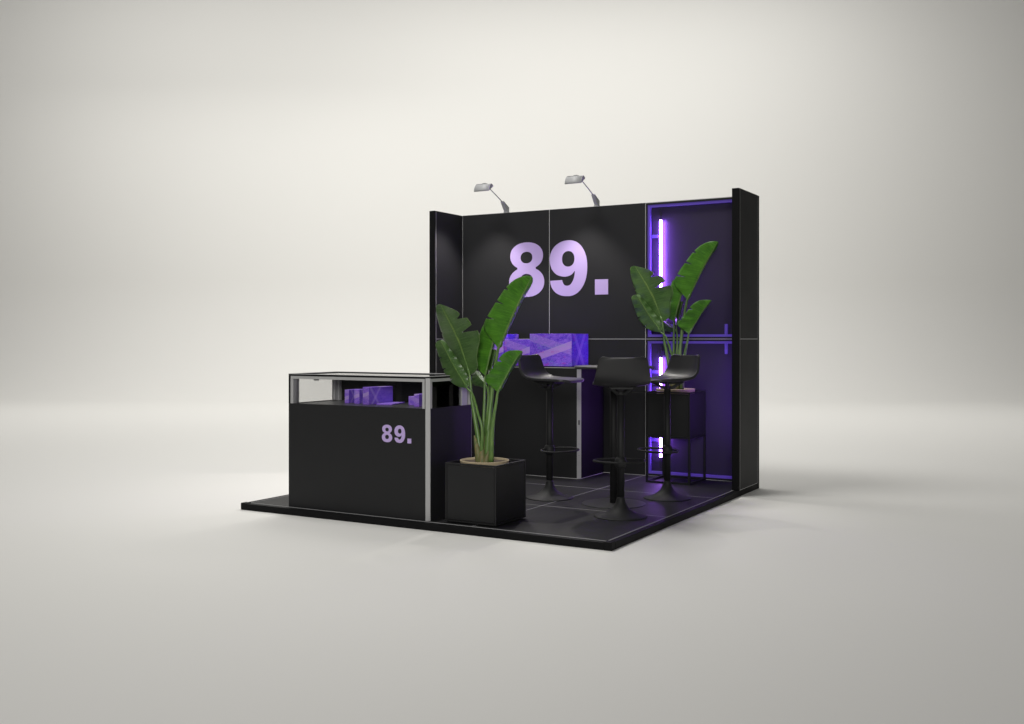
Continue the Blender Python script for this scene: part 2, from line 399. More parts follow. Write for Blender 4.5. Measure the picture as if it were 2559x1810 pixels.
YW = 2.94
def make_back_wall():
    t = thing('back_wall', 'tall black modular back wall with large lilac number 89. and violet lit bays at its right', 'wall')
    # aluminium core of the two solid bays, the panel faces stand 5 mm proud of it and leave pale joints
    obj('frame', boxes((0.0605, LX[2] - 0.0005, YW - 0.0036, 2.985, FZ, ZT - 0.003)), M['seam'], t)
    g = 0.0021
    for i in range(2):
        for z0, z1 in ((FZ + 0.004, ZM), (ZM, ZT)):
            x0 = 0.0605 if i == 0 else LX[i] + g
            obj('panel', boxes((x0 + (0.003 if i == 0 else 0), LX[i + 1] - g, YW - 0.004, YW, z0 + (g if z0 > 1 else 0), z1 - (g if z1 < 2 else 0))), M['wall'], t)
    obj('back_skin', boxes((0.0605, 2.9395, 2.9945, 3.0, FZ, ZT - 0.003)), M['wall'], t)
    obj('top_rail', boxes((0.0605, 2.9395, YW - 0.003, 2.9992, ZT - 0.0028, ZT + 0.002)), M['seam_dim'], t)
    # the two lit bays: dark border, bars and brackets in painted violet glow, and a recessed board
    x0, x1 = LX[2] + g, 2.9395
    for z0, z1 in ((FZ + 0.004, ZM - g), (ZM + g, ZT - 0.004)):
        lo = z0 < 1
        o = obj('bay_border', ring(bmesh.new(), x0, x1, YW - 0.004, 2.984, z0, z1, 0.016), M['wall'], t)
        zi0, zi1 = z0 + 0.0165, z1 - 0.0165
        obj('frame_bar', ring(bmesh.new(), x0 + 0.0165, x1 - 0.0165, YW + 0.004, 2.980, zi0, zi1, 0.021), M['glow'], t)
        obj('back_board', boxes((x0, x1, 2.9895, 2.994, z0, z1)), M['ledback'], t)
        for zb in ((0.365, 0.97) if lo else (1.58, 2.173)):
            obj('bracket', boxes((x0 + 0.038, 2.117, 2.962, 2.980, zb - 0.014, zb + 0.014)), M['glow'], t, bevel=0.002)
        for xb in (2.233, 2.722):
            zz = (zi1 - 0.11, zi1 - 0.0215) if lo else (zi0 + 0.0215, zi0 + 0.11)
            obj('bracket', boxes((xb - 0.0125, xb + 0.0125, 2.962, 2.980, *zz)), M['glow'], t, bevel=0.002)
    obj('bay_seam', boxes((LX[2] - 0.0004, LX[2] + 0.0023, YW - 0.0036, 2.983, FZ, ZT - 0.003), (LX[2] + 0.0025, 2.9395, YW - 0.0036, 2.983, ZM - 0.0023, ZM + 0.0023)), M['seam'], t)
    obj('bay_seam', boxes((LX[2] + 0.002, 2.9395, YW - 0.002, 2.983, FZ + 0.0003, FZ + 0.0036)), M['seam'], t)
    yl = YW - 0.0052
    lettering('digit', '8', 0.518, (0.590, yl, 1.660), t, xs=1.10)
    lettering('digit', '9', 0.518, (1.030, yl, 1.659), t, xs=1.105)
    lettering('full_stop', '.', 0.518, (1.497, yl, 1.667), t, xs=1.10)
make_back_wall()

def side_wall(name, label, x0, x1, inner):
    """short return wall, y 2.45 to 3.0; inner is +1 if its inside faces +x"""
    t = thing(name, label, 'wall', (x0, 2.45, FZ))
    w = x1 - x0
    obj('frame', boxes((0.0006, w - 0.0006, 0.012, 0.538, 0.0, ZT - FZ - 0.002)), M['seam'], t)
    for y0, y1 in ((0.0, 0.0235), (0.5065, 0.55)):
        obj('corner_post', boxes((0.0, w, y0, y1, 0.0, ZT - FZ)), M['edge'], t, bevel=0.002)
    top = 0.505
    for z0, z1 in ((0.004, ZM - FZ - 0.0023), (ZM - FZ + 0.0023, ZT - FZ - 0.001)):
        obj('panel', boxes((0.0, 0.0004, 0.0275, top - 0.003, z0, z1)), M['wall'], t)
        obj('panel', boxes((w - 0.0004, w, 0.0275, top - 0.003, z0, z1)), M['wall'], t)
    obj('top_cap', boxes((0.0, w, 0.024, 0.506, ZT - FZ - 0.0018, ZT - FZ)), M['edge'], t)
    return t
side_wall('side_wall', 'short black return wall at the left end of the back wall, behind the glass showcase', 0.0, 0.0597, 1)
rw = side_wall('side_wall', 'short black return wall at the right end of the booth, seen from its outer face', 2.9403, 3.0, -1)

# ------------------------------------------------------------------ light tubes in the lit bays
def make_tube(x, y, z0, z1, label, m='led', axis=1):
    t = thing('light_tube', label, 'tube light', (x, y, z0), 0, 'violet tube lights')
    h = z1 - z0
    bm = lathe(bmesh.new(), [(0.0098, 0.012), (0.0112, 0.016), (0.0112, h - 0.016), (0.0098, h - 0.012)], 20)
    obj('tube', bm, M[m], t, smooth=True)
    for a in (0.0, h - 0.0118):
        obj('end_cap', lathe(bmesh.new(), [(0.0122, a), (0.0122, a + 0.0118)], 16), M['cable'], t)
    d = 0.017 * axis
    for s_ in (0, 1):
        zb = h if s_ else 0; q = 1 if s_ else -1
        pts = [(0, 0, zb), (0, 0.003 * axis, zb + q * 0.05), (0.003, 0.010 * axis, zb + q * 0.085), (0.02, 0.012 * axis, zb + q * 0.105)]
        obj('cable', tube(bmesh.new(), spline(pts, 10), 0.0022, 6), M['cable'], t, smooth=True)
make_tube(2.132, 2.949, 1.42, 2.325, 'bright violet tube light in the upper bay of the back wall')
make_tube(2.132, 2.949, 0.205, 1.11, 'bright violet tube light in the lower bay, seen behind the stool and tall planter')
make_tube(2.918, 2.65, 0.45, 1.12, 'violet tube light on the hidden inner face of the right return wall', 'led_side')

# ------------------------------------------------------------------ arm lamps clipped on the wall top
def make_arm_lamp(x, label):
    t = thing('arm_lamp', label, 'lamp', (x, 2.966, ZT + 0.002), 0, 'grey arm lamps on the back wall')
    # local coordinates: y towards the wall's back, z up
    bm = bmesh.new()
    box(bm, -0.021, 0.021, -0.024, 0.024, -0.001, 0.014)
    obj('clamp', bm, M['lamp'], t, bevel=0.003)
    bm = bmesh.new()
    prof = [(-0.022, 0.013), (0.022, 0.013), (0.026, 0.055), (-0.062, 0.098), (-0.083, 0.108), (-0.090, 0.098), (-0.045, 0.040)]
    lo = [bm.verts.new((-0.017, y, z)) for y, z in prof]; hi = [bm.verts.new((0.017, y, z)) for y, z in prof]
    bm.faces.new(lo); bm.faces.new(hi[::-1])
    for k in range(len(prof)): bm.faces.new((lo[k], lo[(k + 1) % len(prof)], hi[(k + 1) % len(prof)], hi[k]))
    obj('bracket', bm, M['lamp'], t, bevel=0.004)
    obj('arm', tube(bmesh.new(), [(0, -0.070, 0.092), (0, -0.19, 0.145), (0, -0.305, 0.192)], 0.0048, 10), M['lamp'], t, smooth=True)
    # trough head: curved housing along x, open towards wall and floor
    arc = [(-0.331, 0.174), (-0.330, 0.188), (-0.325, 0.205), (-0.316, 0.222), (-0.305, 0.236), (-0.293, 0.245), (-0.281, 0.247), (-0.270, 0.243), (-0.259, 0.236), (-0.248, 0.226)]
    xa, xb = -0.160, -0.002
    bm = bmesh.new()
    A = [bm.verts.new((xa, y, z)) for y, z in arc]; B = [bm.verts.new((xb, y, z)) for y, z in arc]
    for k in range(len(arc) - 1): bm.faces.new((A[k], A[k + 1], B[k + 1], B[k]))
    o = obj('housing', bm, M['lamp'], t, smooth=True)
    md = o.modifiers.new('thickness', 'SOLIDIFY'); md.thickness = 0.003
    for x0 in (xa - 0.004, xb - 0.001):
        bm = bmesh.new()
        a = [bm.verts.new((x0, y, z)) for y, z in arc]; b = [bm.verts.new((x0 + 0.005, y, z)) for y, z in arc]
        bm.faces.new(a); bm.faces.new(b[::-1])
        for k in range(len(arc)): bm.faces.new((a[k], a[(k + 1) % len(arc)], b[(k + 1) % len(arc)], b[k]))
        obj('end_cap', bm, M['lamp'], t)
    # lens a little inside the opening
    n = Vector((0, 0.53, -0.85)); p0 = Vector((0, -0.316, 0.187)) - n * 0.006; p1 = Vector((0, -0.262, 0.221)) - n * 0.006
    bm = bmesh.new()
    q = [p0 + Vector((xa + 0.012, 0, 0)), p0 + Vector((xb - 0.012, 0, 0)), p1 + Vector((xb - 0.012, 0, 0)), p1 + Vector((xa + 0.012, 0, 0))]
    v = [bm.verts.new(k) for k in q] + [bm.verts.new(k - n * 0.004) for k in q]
    for f in ((0, 1, 2, 3), (7, 6, 5, 4), (0, 4, 5, 1), (1, 5, 6, 2), (2, 6, 7, 3), (3, 7, 4, 0)): bm.faces.new([v[k] for k in f])
    obj('lens', bm, M['lens'], t)
    # ventilation ridge along the housing's top
    bm = bmesh.new()
    for k in range(7): box(bm, -0.140 + k * 0.016, -0.163 + k * 0.016, -0.291, -0.276, 0.245, 0.2505)
    box(bm, -0.095, -0.06, -0.290, -0.278, 0.249, 0.256)
    obj('vent', bm, M['lamp'], t)
    l = bpy.data.lights.new('lamp_beam', 'SPOT'); l.energy = 54; l.color = (1.0, 0.95, 0.90); l.spot_size = R(96); l.spot_blend = 0.5; l.shadow_soft_size = 0.035
    lo = bpy.data.objects.new('lamp_beam', l); COL.objects.link(lo); lo.parent = t
    lo.location = (-0.08, -0.275, 0.18)
    lo.rotation_euler = Vector((0, -0.24, -1)).to_track_quat('-Z', 'Y').to_euler()
make_arm_lamp(0.544, 'grey arm lamp clipped on the back wall above the digit 8')
make_arm_lamp(1.503, 'grey arm lamp clipped on the back wall above the full stop, nearer the lit bays')

# ------------------------------------------------------------------ cabinets
def corner_post(x, y, sx, sy, w, ch):
    """plan of a corner post: square with its outer corner cut; sx, sy point inwards"""
    return [(x + sx * ch, y), (x + sx * w, y), (x + sx * w, y + sy * w), (x, y + sy * w), (x, y + sy * ch)]

def cabinet_posts(t, w, d, h, ch=0.020):
    for x, y, sx, sy in ((0, 0, 1, 1), (w, 0, -1, 1), (w, d, -1, -1), (0, d, 1, -1)):
        obj('post', prism(bmesh.new(), corner_post(x, y, sx, sy, 0.042, ch), 0.0, h), M['alu'], t, bevel=0.0012)

SX, SY, SW, SD, SH = 0.412, 0.058, 1.228, 0.562, 0.963
def make_showcase():
    t = thing('display_counter', 'black display counter with a glass upper case and small lilac 89. on its front', 'counter', (SX, SY, FZ))
    w, d, h = SW, SD, SH
    zs = 0.749                                   # top of the solid lower box
    cabinet_posts(t, w, d, h - 0.012, 0.022)
    e = 0.0225
    # solid lower panels, flush in front of the posts' grooves
    obj('front_panel', boxes((0.004, w - e, -0.0015, 0.012, 0.0, zs)), M['black'], t, bevel=0.001)
    obj('side_panel', boxes((w - 0.012, w + 0.0005, 0.0265, d - e - 0.004, 0.0, zs)), M['black'], t)
    obj('side_panel', boxes((-0.0005, 0.012, e, d - e, 0.0, zs)), M['black'], t)
    obj('rear_panel', boxes((e, w - e, d - 0.012, d + 0.0005, 0.0, zs)), M['black'], t)
    obj('shelf', boxes((0.012, w - 0.012, 0.013, d - 0.013, zs - 0.018, zs - 0.004)), M['table'], t)
    # rear sliding doors of the glass case
    obj('rear_door', boxes((0.043, 0.66, d - 0.014, d - 0.006, zs, h - 0.03)), M['floor'], t)
    obj('rear_door', boxes((0.62, w - 0.043, d - 0.026, d - 0.018, zs, h - 0.03)), M['edge'], t)
    obj('door_track', boxes((0.10, w - 0.043, d - 0.034, d - 0.029, h - 0.058, h - 0.055)), M['seam'], t)
    # top frame: black band over a grey inner rail
    bm = bmesh.new()
    box(bm, 0.004, w - e, -0.0012, 0.026, h - 0.015, h - 0.002)
    box(bm, 0.004, w - e, d - 0.026, d, h - 0.015, h - 0.002)
    box(bm, 0.0, 0.026, 0.0265, d - 0.0265, h - 0.015, h - 0.002)
    box(bm, w - 0.026, w + 0.0003, 0.0265, d - 0.0265, h - 0.015, h - 0.002)
    obj('top_frame', bm, M['edge'], t)
    bm = bmesh.new()
    box(bm, 0.0, w - 0.012, -0.0022, 0.004, h - 0.0019, h + 0.0012)
    box(bm, 0.0, w - 0.012, d - 0.004, d + 0.001, h - 0.0019, h + 0.0012)
    box(bm, -0.001, 0.004, 0.0045, d - 0.0045, h - 0.0019, h + 0.0012)
    box(bm, w - 0.004, w + 0.001, 0.0145, d - 0.0045, h - 0.0019, h + 0.0012)
    obj('top_trim', bm, M['seam'], t)
    bm = bmesh.new()
    for y0, y1 in ((0.0005, 0.018), (d - 0.018, d - 0.0005)):
        box(bm, 0.021, w - 0.028, y0, y1, h - 0.036, h - 0.0155)
    for x0, x1 in ((0.0005, 0.018), (w - 0.018, w - 0.0005)):
        box(bm, x0, x1, 0.030, d - 0.030, h - 0.036, h - 0.0155)
    obj('inner_rail', bm, M['alu'], t)
    hp = h - 0.0365
    for q in ((0.021, 0.041, -0.0006, 0.016, zs, hp), (w - 0.048, w - 0.028, -0.0006, 0.016, zs - 0.001, hp), (w - 0.016, w + 0.0002, 0.030, 0.046, zs - 0.001, hp),
              (w - 0.016, w + 0.0002, d - 0.148, d - 0.078, zs, hp), (0.0, 0.016, 0.043, 0.098, zs, hp), (0.0, 0.030, d - 0.075, d - 0.043, zs, hp)):
        obj('inner_post', boxes(q), M['alu'], t)
    for q in ((0.0035, 0.0205, -0.0012, 0.012, zs, h - 0.0152), (w - 0.0275, w - e, -0.0012, 0.012, zs - 0.001, h - 0.0152)):
        obj('edge_strip', boxes(q), M['edge'], t)
    obj('glass_pane', boxes((0.042, w - 0.049, 0.005, 0.009, zs, h - 0.037)), M['glass'], t)
    obj('glass_pane', boxes((w - 0.010, w - 0.006, 0.047, d - 0.15, zs, h - 0.037)), M['glass'], t)
    obj('glass_pane', boxes((0.006, 0.010, 0.099, d - 0.076, zs, h - 0.037)), M['glass'], t)
    obj('glass_top', boxes((0.027, w - 0.027, 0.027, d - 0.027, h - 0.0105, h - 0.0055)), M['glass'], t)
    obj('catch', boxes((0.23, 0.262, 0.010, 0.03, h - 0.046, h - 0.0365)), M['alu_dark'], t)
    z0 = 0.559 - FZ; hh = 0.119
    lettering('digit', '8', hh, (1.2575 - SX, -0.0023, z0), t, 0.0008, xs=1.10)
    lettering('digit', '9', hh, (1.3635 - SX, -0.0023, z0), t, 0.0008, xs=1.105)
    lettering('full_stop', '.', hh, (1.4715 - SX, -0.0023, z0 + 0.001), t, 0.0008, xs=1.15)
make_showcase()

CXo, CY, CW, CD, CH = 0.392, 2.429, 1.200, 0.503, 0.973
def make_back_counter():
    t = thing('back_counter', 'tall black lockable counter with silver corner posts against the back wall', 'counter', (CXo, CY, FZ))
    w, d, h = CW, CD, CH
    cabinet_posts(t, w, d, h - 0.022, 0.027)
    obj('front_panel', boxes((0.005, w - 0.0275, -0.0015, 0.012, 0.004, h - 0.013)), M['black'], t, bevel=0.001)
    obj('side_panel', boxes((w - 0.012, w + 0.0005, 0.0285, d - 0.02, 0.004, h - 0.013)), M['edge'], t)  # darker black than the front panel, shade put into the colour
    obj('side_panel', boxes((-0.0005, 0.012, 0.0285, d - 0.02, 0.0, h - 0.013)), M['black'], t)
    obj('base_trim', boxes((0.005, w - 0.0275, -0.0018, 0.01, 0.0003, 0.0035), (w - 0.01, w + 0.0008, 0.0285, d - 0.02, 0.0003, 0.0035)), M['seam'], t)
    obj('top_trim', boxes((0.0, w - 0.02, -0.0022, 0.008, h - 0.0125, h - 0.0085)), M['seam'], t)
    obj('counter_top', boxes((0.0, w, 0.0, d, h - 0.0215, h - 0.0128), (0.002, w - 0.002, 0.003, d, h - 0.008, h)), M['edge'], t, bevel=0.001)
    # lock plate on the corner post
    o = obj('lock', boxes((-0.007, 0.007, -0.0016, 0.001, -0.020, 0.020)), M['steel'], t, bevel=0.0008)
    o.location = (w - 0.0135, 0.0125, 0.489); o.rotation_euler = (0, 0, R(45))
    for z in (0.2, 0.30, 0.69, 0.76, 0.85):
        o = obj('fixing_hole', boxes((-0.002, 0.002, -0.0011, 0.001, z, z + 0.005)), M['steel'], t); o.location = (w - 0.0135, 0.0125, 0.0); o.rotation_euler = (0, 0, R(45))
make_back_counter()

# ------------------------------------------------------------------ violet boxes
HI_LO, HI_HI, HI_BAND = (0.070, 0.022, 0.68), (0.24, 0.105, 0.88), (0.54, 0.32, 0.88)
LO_LO, LO_HI, LO_BAND = (0.15, 0.065, 0.72), (0.34, 0.18, 0.88), (0.60, 0.43, 0.90)
def art_box(label, x, y, z, w, d, h, m, rz=0.0, group=None, size=None):
    bm = boxes((0, w, 0, d, 0, h))
    o = obj('gift_box', bm, m, bevel=0.0015 if h < 0.2 else 0.002)
    o.location = (x, y, z); o.rotation_euler = (0, 0, rz)
    return tag(o, label, 'box', group)
zc = FZ + CH + 0.0004
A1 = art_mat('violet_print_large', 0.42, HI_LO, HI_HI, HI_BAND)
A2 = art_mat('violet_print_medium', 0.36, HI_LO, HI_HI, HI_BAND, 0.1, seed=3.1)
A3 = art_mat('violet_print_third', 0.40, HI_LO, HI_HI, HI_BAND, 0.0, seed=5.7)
gc = 'violet printed boxes on the back counter'
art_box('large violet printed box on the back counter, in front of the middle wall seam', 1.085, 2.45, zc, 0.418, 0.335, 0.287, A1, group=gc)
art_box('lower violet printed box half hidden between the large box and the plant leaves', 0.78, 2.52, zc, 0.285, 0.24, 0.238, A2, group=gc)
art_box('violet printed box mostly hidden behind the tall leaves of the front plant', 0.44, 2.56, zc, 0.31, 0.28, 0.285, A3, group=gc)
zs = FZ + 0.7454
gs = 'violet printed boxes in the glass case'
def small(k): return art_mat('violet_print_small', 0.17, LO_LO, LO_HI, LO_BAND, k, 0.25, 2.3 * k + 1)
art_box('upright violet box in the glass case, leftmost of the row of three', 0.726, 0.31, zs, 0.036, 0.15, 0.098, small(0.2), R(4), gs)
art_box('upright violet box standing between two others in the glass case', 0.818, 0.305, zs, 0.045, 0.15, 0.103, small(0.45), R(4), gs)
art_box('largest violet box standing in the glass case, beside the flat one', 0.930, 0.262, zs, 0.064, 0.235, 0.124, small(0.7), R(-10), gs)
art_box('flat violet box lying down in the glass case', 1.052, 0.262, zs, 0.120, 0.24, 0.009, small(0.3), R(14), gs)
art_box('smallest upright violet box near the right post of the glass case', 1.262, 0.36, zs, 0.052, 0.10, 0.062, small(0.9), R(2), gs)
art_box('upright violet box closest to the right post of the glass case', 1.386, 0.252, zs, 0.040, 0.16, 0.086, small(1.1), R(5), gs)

# ------------------------------------------------------------------ planters
def planter_body(t, z0, s=0.392, h=0.388):
    fr = 0.012
    # four panels slightly recessed inside a thin square frame
    bm = bmesh.new()
    for x0, x1, y0, y1 in ((fr, s - fr, 0.0010, 0.012), (fr, s - fr, s - 0.012, s - 0.0010), (0.0010, 0.012, fr + 0.001, s - fr - 0.001), (s - 0.012, s - 0.0010, fr + 0.001, s - fr - 0.001)):
        g_ = 0.0032; box(bm, x0 + g_, x1 - g_, y0, y1, z0 + fr + g_, z0 + h - fr - g_)
    box(bm, 0.013, s - 0.013, 0.013, s - 0.013, z0 + 0.004, z0 + 0.012)
    obj('panel', bm, M['planter'], t)
    bm = bmesh.new()
    for x in (0, s - fr):
        for y in (0, s - fr): box(bm, x, x + fr, y, y + fr, z0, z0 + h)
    for z in (z0, z0 + h - fr):
        for y in (0, s - fr): box(bm, fr + 0.0002, s - fr - 0.0002, y, y + fr, z, z + fr)
        for x in (0, s - fr): box(bm, x, x + fr, fr + 0.0002, s - fr - 0.0002, z, z + fr)
    obj('frame', bm, M['planter'], t)

p1 = thing('cube_planter', 'black cube planter low on the platform beside the glass showcase', 'planter', (1.752, 0.093, FZ))
planter_body(p1, 0.009)
for x in (0.03, 0.33):
    for y in (0.03, 0.33): obj('foot', boxes((x, x + 0.03, y, y + 0.03, 0.0, 0.009)), M['gap'], p1)
p2 = thing('tall_planter', 'black planter box raised on a slim open frame in front of the violet bay', 'planter', (2.158, 2.542, FZ))
planter_body(p2, 0.381, 0.394, 0.389)
bm = bmesh.new(); s = 0.394; b = 0.018
for x in (0, s - b):
    for y in (0, s - b): box(bm, x, x + b, y, y + b, 0.0, 0.3808)
for y in (0, s - b): box(bm, b, s - b, y, y + b, 0.0, b)
for x in (0, s - b): box(bm, x, x + b, b, s - b, 0.0, b)
obj('stand', bm, M['planter'], p2)

# ------------------------------------------------------------------ plants: traced leaf by leaf, each with its own depth and fold
PC = Vector((1.940, 0.285, 0))                   # pot centre of the front plant
D0 = (PC - CAM).dot(FWD)
U0 = (PC - CAM).dot(RIGHT)
ZP = 0.0
def tr(px, py, off=0.0, ox=1050, oy=650, sc=4.64):
    """traced point -> plant coordinates (local to the pot, z up from the platform); the crown leans along its own plane"""
    x, y = ox + px / sc, oy + py / sc
    X = (x - CX) / FPX
    u0 = X * D0 - U0
    k = 0.85 if u0 > 0 else 1.0
    d = -k * u0 + off
    D = D0 + d
    P = CAM + RIGHT * (X * D) + FWD * D
    return Vector((P.x - PC.x, P.y - PC.y, CAM.z - (y - HY) / FPX * D - FZ))

def leaf(parent, mid, left, right, lo, ro, m, stalk, tears_l=(), tears_r=(), off=(0, 0), r0=0.011, name='leaf'):
    """mid/left/right: traced outlines base to tip; lo/ro: how far the two halves fall away in depth; tears: (place, width, depth)"""
    NT_, NW = 150, 9
    depth = lambda t: off[0] + (off[1] - off[0]) * t
    ms = spline([(x, y, 0) for x, y in mid], NT_); ls = spline([(x, y, 0) for x, y in left], NT_); rs = spline([(x, y, 0) for x, y in right], NT_)
    bm = bmesh.new(); uvl = bm.loops.layers.uv.new('leaf')
    def prof(t): return max(0.0, math.sin(math.pi * min(1, t * 1.02 + 0.0)) ** 0.55) if 0 < t < 1 else 0
    rows = []
    for i in range(NT_):
        t = i / (NT_ - 1)
        row = []
        for side, E, o_, tears in ((-1, ls, lo, tears_l), (1, rs, ro, tears_r)):
            cut = 0
            for a, w, dp in tears:
                q = abs(t - a) / w
                if q < 1: cut = max(cut, dp * (1 - q))
            pts = []
            for k in range(NW + 1):
                f = k / NW * (1 - cut)
                p = ms[i].lerp(E[i], f)
                dd = o_ * prof(t) * f ** 1.25 + 0.006 * math.sin(38 * t + 3 * side) * f * f
                pts.append(tr(p.x, p.y, depth(t) + dd))
            row.append(pts)
        rows.append([*row[0][::-1], *row[1][1:]])
    V = [[bm.verts.new(p) for p in r] for r in rows]
    nc = 2 * NW + 1
    for i in range(NT_ - 1):
        for k in range(nc - 1):
            f = bm.faces.new((V[i][k], V[i][k + 1], V[i + 1][k + 1], V[i + 1][k]))
            for lp, (a, b) in zip(f.loops, ((i, k), (i, k + 1), (i + 1, k + 1), (i + 1, k))): lp[uvl].uv = (b / (nc - 1), a / (NT_ - 1))
    o = obj(name, bm, m, parent, smooth=True)
    md = o.modifiers.new('thickness', 'SOLIDIFY'); md.thickness = 0.0016; md.offset = 0
    # raised midrib, running on as the stalk down into the sheath
    rib = [tr(p.x, p.y, depth(i / (NT_ - 1)) - 0.002) for i, p in enumerate(ms)][::5]
    n = len(rib)
    obj('midrib', tube(bmesh.new(), rib, [0.0042 * (1 - 0.85 * k / (n - 1)) + 0.0004 for k in range(n)], 8), M['stalk'], o, smooth=True)
    sp = spline([(x, y, d_) for x, y, d_ in stalk] + [(mid[0][0], mid[0][1], off[0]), (mid[1][0], mid[1][1], off[0] + 0.1 * (off[1] - off[0]))], 30)
    pts = []
    for q in sp:
        # near the soil the lean of the crown is already small because the trace is close to the axis
        pts.append(tr(q.x, q.y, q.z))
    m_ = len(pts)
    obj('stalk', tube(bmesh.new(), pts, [r0 * (1.0 - 0.62 * k / (m_ - 1)) for k in range(m_)], 12), M['stalk'], o, smooth=True)
    return o

def make_plant():
    t = thing('potted_plant', 'bird of paradise plant with broad green leaves in the low cube planter', 'plant', (PC.x, PC.y, FZ), 0, 'broad leaved potted plants')
    # pot and soil; the rim just shows above the planter's edge
    zr = 0.405
    prof = [(0.12, 0.06), (0.148, 0.2), (0.163, zr - 0.012), (0.1655, zr - 0.004), (0.1645, zr), (0.160, zr + 0.001), (0.1545, zr - 0.003), (0.151, zr - 0.034)]
    obj('pot', lathe(bmesh.new(), prof, 56), M['clay'], t, smooth=True)
    bm = bmesh.new()
    rr = [0.0, 0.04, 0.08, 0.12, 0.153]
    rings = [[bm.verts.new((r * math.cos(2 * math.pi * k / 40), r * math.sin(2 * math.pi * k / 40), zr - 0.012 + random.uniform(-0.002, 0.003))) for k in range(40)] for r in rr[1:]]
    c0 = bm.verts.new((0, 0, zr - 0.008))
    for k in range(40): bm.faces.new((c0, rings[0][k], rings[0][(k + 1) % 40]))
    for a, b in zip(rings, rings[1:]):
        for k in range(40): bm.faces.new((a[k], b[k], b[(k + 1) % 40], a[(k + 1) % 40]))
    obj('soil', bm, M['soil'], t, smooth=True)
    # leaf sheaths at the foot
    for k, (ax, ay, lean, h, w) in enumerate(((0.036, 0.012, 0.016, 0.085, 0.031), (-0.036, -0.022, -0.030, 0.135, 0.028), (0.0, 0.014, 0.0, 0.13, 0.040), (-0.004, -0.026, 0.004, 0.075, 0.032), (0.026, -0.014, 0.02, 0.06, 0.028))):
        bm = bmesh.new()
        pts = [Vector((ax * 0.6, ay, zr - 0.05)), Vector((ax, ay, zr + h * 0.35)), Vector((ax * 1.0 + lean * 0.5, ay, zr + h * 0.75)), Vector((ax + lean, ay, zr + h * 1.2))]
        tube(bm, spline(pts, 12), [w * q for q in (1.0, 1.02, 1.0, 0.97, 0.92, 0.86, 0.78, 0.68, 0.56, 0.44, 0.30, 0.16)], 12)
        obj('leaf_sheath', bm, M['sheath'], t, smooth=True)
    c5 = 1624                                    # second trace sheet starts this much lower
    base = lambda x, d: (x, c5 + 715, d)
    leaf(t, [(905, 1030), (945, 950), (1000, 830), (1080, 640), (1170, 450), (1240, 310), (1293, 190)],
         [(905, 1030), (860, 965), (790, 880), (745, 820), (738, 750), (775, 660), (855, 525), (920, 425), (985, 330), (1060, 255), (1130, 210), (1200, 187), (1250, 183), (1293, 190)],
         [(905, 1030), (945, 1005), (978, 930), (1020, 830), (1105, 650), (1200, 450), (1280, 310), (1304, 250), (1305, 210), (1293, 190)],
         0.02, 0.09, M['leaf'], [base(775, 0.0), (790, c5 + 350, 0.0), (822, c5 + 0, 0.02), (868, 1250, 0.03)],
         tears_l=((0.36, 0.011, 0.55), (0.545, 0.012, 0.42), (0.70, 0.013, 0.22)), off=(0.03, 0.02), r0=0.0221)
    leaf(t, [(575, 1340), (553, 1260), (525, 1170), (488, 1060), (440, 930), (380, 800), (320, 680), (270, 580), (235, 513)],
         [(575, 1340), (530, 1325), (460, 1270), (390, 1180), (330, 1050), (275, 930), (236, 810), (205, 700), (184, 600), (188, 535), (210, 516), (235, 513)],
         [(575, 1340), (640, 1290), (668, 1230), (660, 1150), (665, 1060), (690, 940), (686, 860), (655, 800), (622, 762), (590, 742), (583, 725), (545, 675), (495, 637), (450, 620), (440, 605), (400, 580), (320, 545), (235, 513)],
         0.06, -0.06, M['leaf_old'], [base(712, -0.02), (672, c5 + 430, -0.02), (625, c5 + 150, -0.03), (597, c5 - 20, -0.03)],
         tears_r=((0.555, 0.045, 0.72), (0.73, 0.04, 0.50)), tears_l=((0.62, 0.012, 0.12),), off=(-0.03, -0.02), r0=0.0195)
    leaf(t, [(755, 1340), (775, 1250), (803, 1140), (830, 1030), (860, 900), (885, 800), (905, 700)],
         [(755, 1340), (700, 1295), (640, 1235), (600, 1180), (592, 1110), (602, 1040), (640, 960), (685, 870), (715, 790), (750, 730), (800, 690), (860, 680), (905, 700)],
         [(755, 1340), (795, 1270), (822, 1180), (845, 1090), (862, 1000), (885, 900), (905, 820), (915, 750), (905, 700)],
         0.0, 0.12, M['leaf'], [base(745, 0.03), (737, c5 + 300, 0.05), (746, c5 + 0, 0.08), (748, 1480, 0.09)],
         tears_l=((0.50, 0.018, 0.30), (0.22, 0.01, 0.15)), off=(0.10, 0.10), r0=0.0169)
    leaf(t, [(900, 1535), (940, 1460), (1000, 1350), (1060, 1240), (1120, 1140), (1182, 1055)],
         [(900, 1535), (850, 1490), (785, 1440), (755, 1395), (765, 1345), (830, 1265), (880, 1195), (930, 1120), (975, 1080), (1030, 1053), (1090, 1046), (1150, 1048), (1182, 1055)],
         [(900, 1535), (950, 1500), (985, 1430), (1025, 1345), (1070, 1270), (1130, 1185), (1178, 1100), (1188, 1070), (1182, 1055)],
         0.0, 0.12, M['leaf'], [base(822, -0.02), (832, c5 + 450, -0.04), (850, c5 + 220, -0.05), (885, c5 + 10, -0.06)],
         tears_l=((0.60, 0.02, 0.30), (0.36, 0.012, 0.22)), off=(-0.06, -0.08), r0=0.0182)
